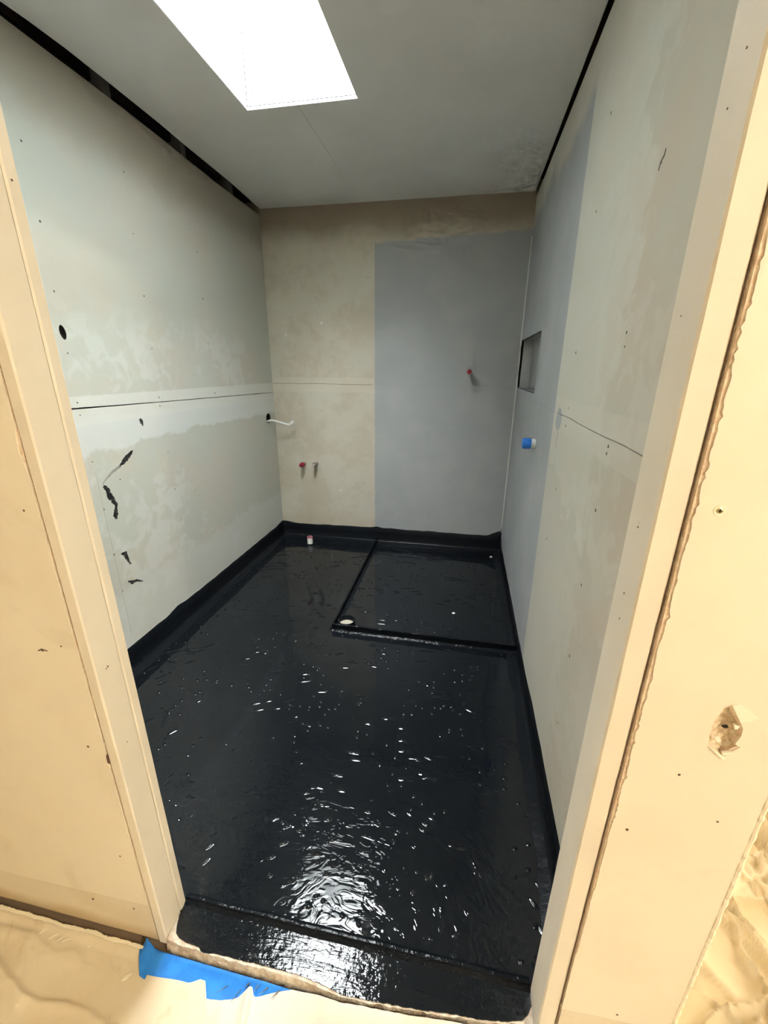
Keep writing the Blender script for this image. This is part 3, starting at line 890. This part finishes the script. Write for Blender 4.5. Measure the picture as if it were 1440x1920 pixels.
sc = tag(empty('shower_curb', (-0.635, 1.88, 0)), 'thin black L-shaped curb marking out the shower corner on the floor', 'shower curb')
strip_mesh('front_upstand', (-0.640, 1.884, 0), (XR - 0.006, 1.880, 0), 0.042, 0.0042, 4, sc)
strip_mesh('side_upstand', (-0.636, 1.8845, 0), (-0.648, YB - 0.006, 0), 0.042, 0.0042, 5, sc)

# ------------------------------------------------------------------ plumbing stubs
dr = tag(empty('drain_pipe', (-0.576, 1.947, 0)), 'short black-coated drain stub with a beige plug beside the shower curb corner', 'drain pipe')
lathe('collar', [(0.052, -0.001), (0.051, 0.006), (0.0505, 0.014), (0.050, 0.030), (0.048, 0.034), (0.0455, 0.034), (0.043, 0.030), (0.0425, 0.002)], (-0.576, 1.947, 0), (0, 0, 1), M_upst, dr, 32, wob=0.05)
lathe('plug', [(0.0420, -0.001), (0.0420, 0.004), (0.039, 0.006), (0.0, 0.006)], (-0.576, 1.947, 0), (0, 0, 1), M_plug, dr, 32, wob=0.03)

wp = tag(empty('floor_pipe', (-1.175, 2.985, 0)), 'short upright white plastic pipe with a pink-stained rim near the back wall', 'pipe')
lathe('pipe', [(0.0215, -0.001), (0.0215, 0.060), (0.0212, 0.062)], (-1.175, 2.985, 0), (0, 0, 1), M_white, wp, 24)
lathe('pink_rim', [(0.0225, 0.0585), (0.0228, 0.066), (0.0215, 0.069), (0.017, 0.069), (0.016, 0.062)], (-1.175, 2.985, 0), (0, 0, 1), M_pink, wp, 24)
lathe('black_collar', [(0.030, -0.001), (0.026, 0.006), (0.0222, 0.010), (0.0205, 0.011)], (-1.175, 2.985, 0), (0, 0, 1), M_upst, wp, 24, wob=0.08)

def stub(name, loc, label, body, tip, grp=None):
    t = tag(empty(name, loc), label, 'pipe stub')
    d = Vector((-0.05, -1, -0.02))
    lathe('pipe', [(0.011, -0.002), (0.011, 0.046)], loc, d, M_grey, t, 16)
    lathe('plug', [(0.0170, 0.036), (0.0180, 0.040), (0.0180, 0.064), (0.0160, 0.068), (0.010, 0.070)], loc, d, body, t, 16)
    lathe('tip', [(0.0105, 0.068), (0.0110, 0.088), (0.0085, 0.092), (0.005, 0.092), (0.0045, 0.086)], loc, d, tip, t, 16)
    return t
stub('supply_stub', (-1.252, YB, 0.638), 'stubbed water supply pipe with a red plug low on the sand-coloured back wall', M_red, M_red)
stub('supply_stub', (-1.148, YB, 0.641), 'grey metal water supply stub just right of the low red-plugged one', M_grey, M_greytip)
rs = tag(empty('shower_stub', (0.012, YB, 1.352)), 'lone dark red plugged pipe stub high on the grey-coated back wall', 'pipe stub')
lathe('plug', [(0.0165, 0.070), (0.0175, 0.074), (0.0175, 0.118), (0.0165, 0.126), (0.013, 0.130), (0.0075, 0.130), (0.007, 0.118)], (0.012, YB, 1.352), (0, -1, 0), M_red, rs, 20)
lathe('pipe', [(0.0125, -0.002), (0.0125, 0.080)], (0.012, YB, 1.352), (0, -1, 0), M_grey, rs, 16)

bp = tag(empty('taped_stub', (XR, 2.12, 1.03)), 'white pipe stub wrapped in blue tape on the grey right wall', 'pipe stub')
lathe('pipe', [(0.0225, -0.002), (0.0225, 0.030)], (XR, 2.12, 1.03), (-1, 0, 0), M_white, bp, 20)
lathe('tape_wrap', [(0.0235, 0.020), (0.0265, 0.021), (0.0268, 0.050), (0.0262, 0.056), (0.022, 0.060), (0.0, 0.0605)], (XR, 2.12, 1.03), (-1, 0, 0), M_hblue, bp, 20, wob=0.09)

ca = tag(empty('electric_cable', (XL, 3.042, 0.99)), 'white cable bending out of a hole in the left wall near the back corner', 'cable')
tube('cable', [(XL - 0.07, 3.045, 0.985), (XL - 0.01, 3.040, 0.980), (XL + 0.03, 3.036, 0.988), (-1.385, 3.050, 0.972), (-1.335, 3.070, 0.956), (-1.318, 3.078, 0.960), (-1.305, 3.085, 0.970)], 0.0078, M_white, ca)
lathe('end_cap', [(0.008, 0.0), (0.0125, 0.004), (0.0125, 0.024), (0.009, 0.028)], (-1.316, 3.079, 0.961), (0.6, 0.25, 0.55), M_white, ca, 14)

for i, (x, y, s, lb) in enumerate(((0.013, 2.182, 0.010, 'white paint fleck lying in the middle of the black shower floor'),
                                    (0.272, 3.025, 0.011, 'white chip standing in for a glint at the back right corner of the shower floor'))):  # second chip is a painted glint on the upstand fillet
    p = []
    for q in range(9):
        t = 2 * math.pi * q / 9
        p.append((x + s * math.cos(t) * random.uniform(0.8, 1.15), y + s * math.sin(t) * random.uniform(0.7, 1.2)))
    tag(prism('fleck_and_glint', p, 2, 0.0 if i == 0 else 0.003, 0.003 if i == 0 else 0.0065, M_flake_glint), lb, 'paint fleck', group='paint flecks on the shower floor')

# ------------------------------------------------------------------ drop cloths, tape
def cloth(name, inside, zf, x0, x1, y0, y1, nx, ny, mat, label, edge=None, dens=None):
    v, f, idx = [], [], {}
    for i in range(nx + 1):
        for j in range(ny + 1):
            u, w = i / nx, j / ny
            if dens: u, w = dens(u, w)
            x, y = x0 + (x1 - x0) * u, y0 + (y1 - y0) * w
            if edge: x, y = edge(x, y, u, w)
            idx[i, j] = len(v)
            v.append((x, y, zf(x, y)))
    for i in range(nx):
        for j in range(ny):
            a = [idx[i, j], idx[i + 1, j], idx[i + 1, j + 1], idx[i, j + 1]]
            f.append(tuple(a))
    o = link(name, mesh(name, v, f), mat, smooth=True)
    bm = bmesh.new(); bm.from_mesh(o.data)
    if sum(p.normal.z for p in bm.faces) < 0:
        bmesh.ops.reverse_faces(bm, faces=bm.faces)
    bm.to_mesh(o.data); bm.free()
    so_ = o.modifiers.new('thickness', 'SOLIDIFY'); so_.thickness = 0.0012; so_.offset = -1
    return tag(o, label, 'drop cloth', group='canvas drop cloths')

def seg_dist(x, y, a, b):
    dx, dy = b[0] - a[0], b[1] - a[1]
    L2 = dx * dx + dy * dy
    t = ((x - a[0]) * dx + (y - a[1]) * dy) / L2
    tc = min(max(t, 0), 1)
    sgn = dx * (y - a[1]) - dy * (x - a[0])
    d = math.hypot(x - a[0] - dx * tc, y - a[1] - dy * tc)
    return d, tc, (1 if sgn > 0 else -1)

foldsA = [((-1.25, 0.47), (-0.93, 0.385), 0.018, 0.022), ((-0.95, 0.392), (-0.68, 0.392), 0.009, 0.012), ((-1.30, 0.41), (-0.95, 0.33), 0.022, 0.03),
          ((-1.15, 0.50), (-0.85, 0.47), 0.006, 0.02), ((-0.75, 0.47), (-0.66, 0.40), 0.006, 0.03), ((-0.85, 0.30), (-0.55, 0.27), 0.015, 0.03),
          ((-1.02, 0.47), (-0.96, 0.40), 0.008, 0.02)]
def zA(x, y):
    z = ZH + 0.0045 + 0.002 * max(-0.5, fbm(x, y, 7, 1))
    for a, b, h, w in foldsA:
        d, t, s = seg_dist(x + 0.012 * fbm(x, y, 9, 2), y + 0.012 * fbm(x, y, 9, 3), a, b)
        ww = w * (0.45 if s > 0 else 1.0)
        z += h * math.exp(-(d / ww) ** 2) * (0.5 + 0.5 * math.sin(math.pi * (0.1 + 0.8 * t)))
    z += 0.005 * sstep(0.52, 0.50, y) * 0
    if y > 0.495 and x < -0.70: z += 0.006 * sstep(0.495, 0.520, y)
    return z
def seam(y):
    return min(-0.515 + (0.50 - y) * 0.72, -0.40)
def edgeA(x, y, u, w):
    # right side runs down at x=-0.50..-0.30, front edge follows the wall then the tape
    xr = seam(y)
    x = -1.74 + (xr + 1.74) * u
    yt = 0.522 + 0.004 * fbm(x, 0, 12, 7) if x < -0.715 else 0.522 - 0.042 * sstep(-0.715, -0.69, x) + 0.006 * sstep(-0.68, -0.58, x) + 0.014 * sstep(-0.57, -0.53, x)
    y = -0.9 + (yt + 0.9) * w
    return x, y
cA = cloth('drop_cloth', None, zA, -1.74, -0.5, -0.9, 0.52, 220, 200, M_cloth, 'cream canvas drop cloth covering the hall floor left of the doorway',
           edgeA, lambda u, w: (1 - (1 - u) ** 1.8, 1 - (1 - w) ** 2.2))
pts = []
for i in range(61):
    x = -1.6 + 0.885 * i / 60
    pts.append((x, 0.520 + 0.004 * fbm(x, 0, 12, 7), ZH + 0.013 + 0.001 * fbm(x, 0, 30, 2)))
def wv(i): return 0.0035 + 0.0025 * max(0, fbm(pts[i][0], 2, 18, 6) + 0.2)
ribbon('white_crust', pts, [wv(i) for i in range(61)], (0, -0.2, 1), 0.003, M_caulk, cA, rag=0.25)
for i, (x, y, a) in enumerate(((-1.0, 0.503, 0.9), (-0.965, 0.500, 0.8), (-0.945, 0.497, 0.75), (-0.925, 0.499, 0.5), (-0.85, 0.503, 0.6), (-0.72, 0.465, 0.9))):
    ribbon('paint_curl', [(x - 0.012 * math.cos(a), y - 0.012 * math.sin(a), zA(x, y)), (x, y, zA(x, y) + 0.002), (x + 0.012 * math.cos(a), y + 0.012 * math.sin(a), zA(x, y))],
           [0.0008, 0.0022 if i < 5 else 0.005, 0.0008], (0, 0, 1), 0.002, M_caulk, cA)

def zB(x, y):
    yf = lerp_front(max(min(x, 0.238), -0.65))
    k = sstep(-0.42, -0.16, x) * sstep(yf - 0.10, yf - 0.006, y)
    z = ZH + 0.003 + 0.0425 * k + 0.0014 * max(-0.5, fbm(x, y, 9, 11))
    for a, b, h, w in (((-0.415, 0.512), (-0.375, 0.33), 0.016, 0.012), ((-0.30, 0.45), (-0.10, 0.44), 0.006, 0.02), ((-0.46, 0.46), (-0.43, 0.30), 0.005, 0.015)):
        d, t, s = seg_dist(x, y, a, b)
        z += h * math.exp(-(d / (w * (0.5 if s > 0 else 1.2))) ** 2) * (1 - 0.4 * t)
    return z
PB = [(-0.56, 0.470), (-0.497, 0.475), (-0.458, 0.486), (-0.434, 0.497), (-0.415, 0.508), (-0.401, 0.509), (-0.318, 0.518), (-0.25, 0.516), (-0.19, 0.5105), (-0.115, 0.5145), (-0.018, 0.5205), (0.065, 0.5285), (0.123, 0.5305), (0.18, 0.5305), (0.45, 0.5310), (0.6, 0.5310)]
def edgeB(x, y, u, w):
    yt = lerp_front(x, PB) + 0.0012 * fbm(x, 0, 40, 3) - 0.0008
    y = -0.9 + (yt + 0.9) * w
    xl = seam(y) - 0.035
    return xl + (0.45 - xl) * u, y
cloth('drop_cloth', None, zB, -0.56, 0.45, -0.9, 0.52, 200, 170, M_cloth2, 'pale paint-flecked drop cloth tucked against the threshold below the blue tape',
      edgeB, lambda u, w: (u, 1 - (1 - w) ** 2.2))

random.seed(23)
foldsC = []
for i in range(130):
    cx_, cy_ = random.uniform(0.52, 1.5), random.uniform(0.55, 1.6)
    a = random.gauss(math.radians(112), 0.45)
    if random.random() < 0.22: a = random.gauss(math.radians(10), 0.3)
    thin = random.random() < 0.65
    L = random.uniform(0.07, 0.26)
    foldsC.append(((cx_ - math.cos(a) * L, cy_ - math.sin(a) * L), (cx_ + math.cos(a) * L, cy_ + math.sin(a) * L),
                   random.uniform(0.020, 0.045) if thin else random.uniform(0.030, 0.065), random.uniform(0.006, 0.012) if thin else random.uniform(0.015, 0.035)))
def zC(x, y):
    z = ZH + 0.006 + 0.012 * (fbm(x, y, 5, 21) + 0.6)
    wx, wy = x + 0.03 * fbm(x, y, 4, 22), y + 0.03 * fbm(x, y, 4, 23)
    for a, b, h, w in foldsC:
        if min(a[0], b[0]) - 0.1 > wx or max(a[0], b[0]) + 0.1 < wx or min(a[1], b[1]) - 0.1 > wy or max(a[1], b[1]) + 0.1 < wy:
            continue
        d, t, s = seg_dist(wx, wy, a, b)
        z += h * math.exp(-(d / (w * (0.28 if s > 0 else 1.25))) ** 2) * math.sin(math.pi * (0.08 + 0.84 * t))
    return z
cloth('drop_cloth', None, zC, CX + 0.006, 2.2, 0.25, 2.4, 330, 330, M_cloth3, 'heavily rumpled cream drop cloth on the floor right of the wall corner', None,
      lambda u, w: (u ** 1.5, w))

# blue tape along the sill
bt = tag(empty('masking_tape', (-0.5, 0.505, ZH)), 'strip of bright blue masking tape along the threshold with a curled left end', 'tape')
top = [(-0.714, 0.534, 0.028), (-0.700, 0.530, 0.017), (-0.686, 0.5245, 0.010), (-0.659, 0.5215, 0.014), (-0.563, 0.519, 0.020), (-0.438, 0.518, 0.020), (-0.381, 0.518, 0.020), (-0.30, 0.517, 0.018), (-0.24, 0.5125, 0.012)]
bot = [(-0.722, 0.514, 0.013), (-0.712, 0.500, 0.012), (-0.690, 0.474, 0.0075), (-0.659, 0.468, 0.001), (-0.563, 0.468, -0.001), (-0.438, 0.468, -0.001), (-0.381, 0.474, -0.001), (-0.30, 0.490, -0.001), (-0.24, 0.500, -0.001)]
v, f = [], []
nT = 8
for t_, b_ in zip(top, bot):
    for j in range(nT + 1):
        q = j / nT
        p = Vector(t_).lerp(Vector(b_), q)
        p.z = b_[2] + (t_[2] - b_[2]) * (1 - q) ** 2.5
        v.append((p.x, p.y, ZH + p.z + 0.0006 * fbm(p.x, p.y, 40, 2)))
for i in range(len(top) - 1):
    for j in range(nT):
        a = i * (nT + 1) + j
        f.append((a, a + 1, a + nT + 2, a + nT + 1))
tp = link('tape_strip', mesh('tape_strip', v, f), M_tape, bt, smooth=True)
s_ = tp.modifiers.new('thickness', 'SOLIDIFY'); s_.thickness = 0.0006
for (x, y, dx, dy, w) in ((-0.415, 0.514, 0.010, 0.012, 0.0016), (-0.395, 0.512, 0.006, 0.013, 0.0014), (-0.375, 0.508, 0.012, 0.012, 0.0012), (-0.345, 0.510, 0.010, 0.014, 0.0012),
                           (-0.475, 0.495, 0.016, 0.012, 0.0008), (-0.44, 0.490, 0.008, 0.014, 0.0008)):
    zt = ZH + (0.014 if y > 0.505 else 0.006)
    ribbon('brush_mark', [(x - dx, y - dy, zt), (x, y, zt), (x + dx, y + dy, zt)], [w * 0.4, w, w * 1.3], (0, 0, 1), 0.0005, M_smear, bt, rag=0.3)
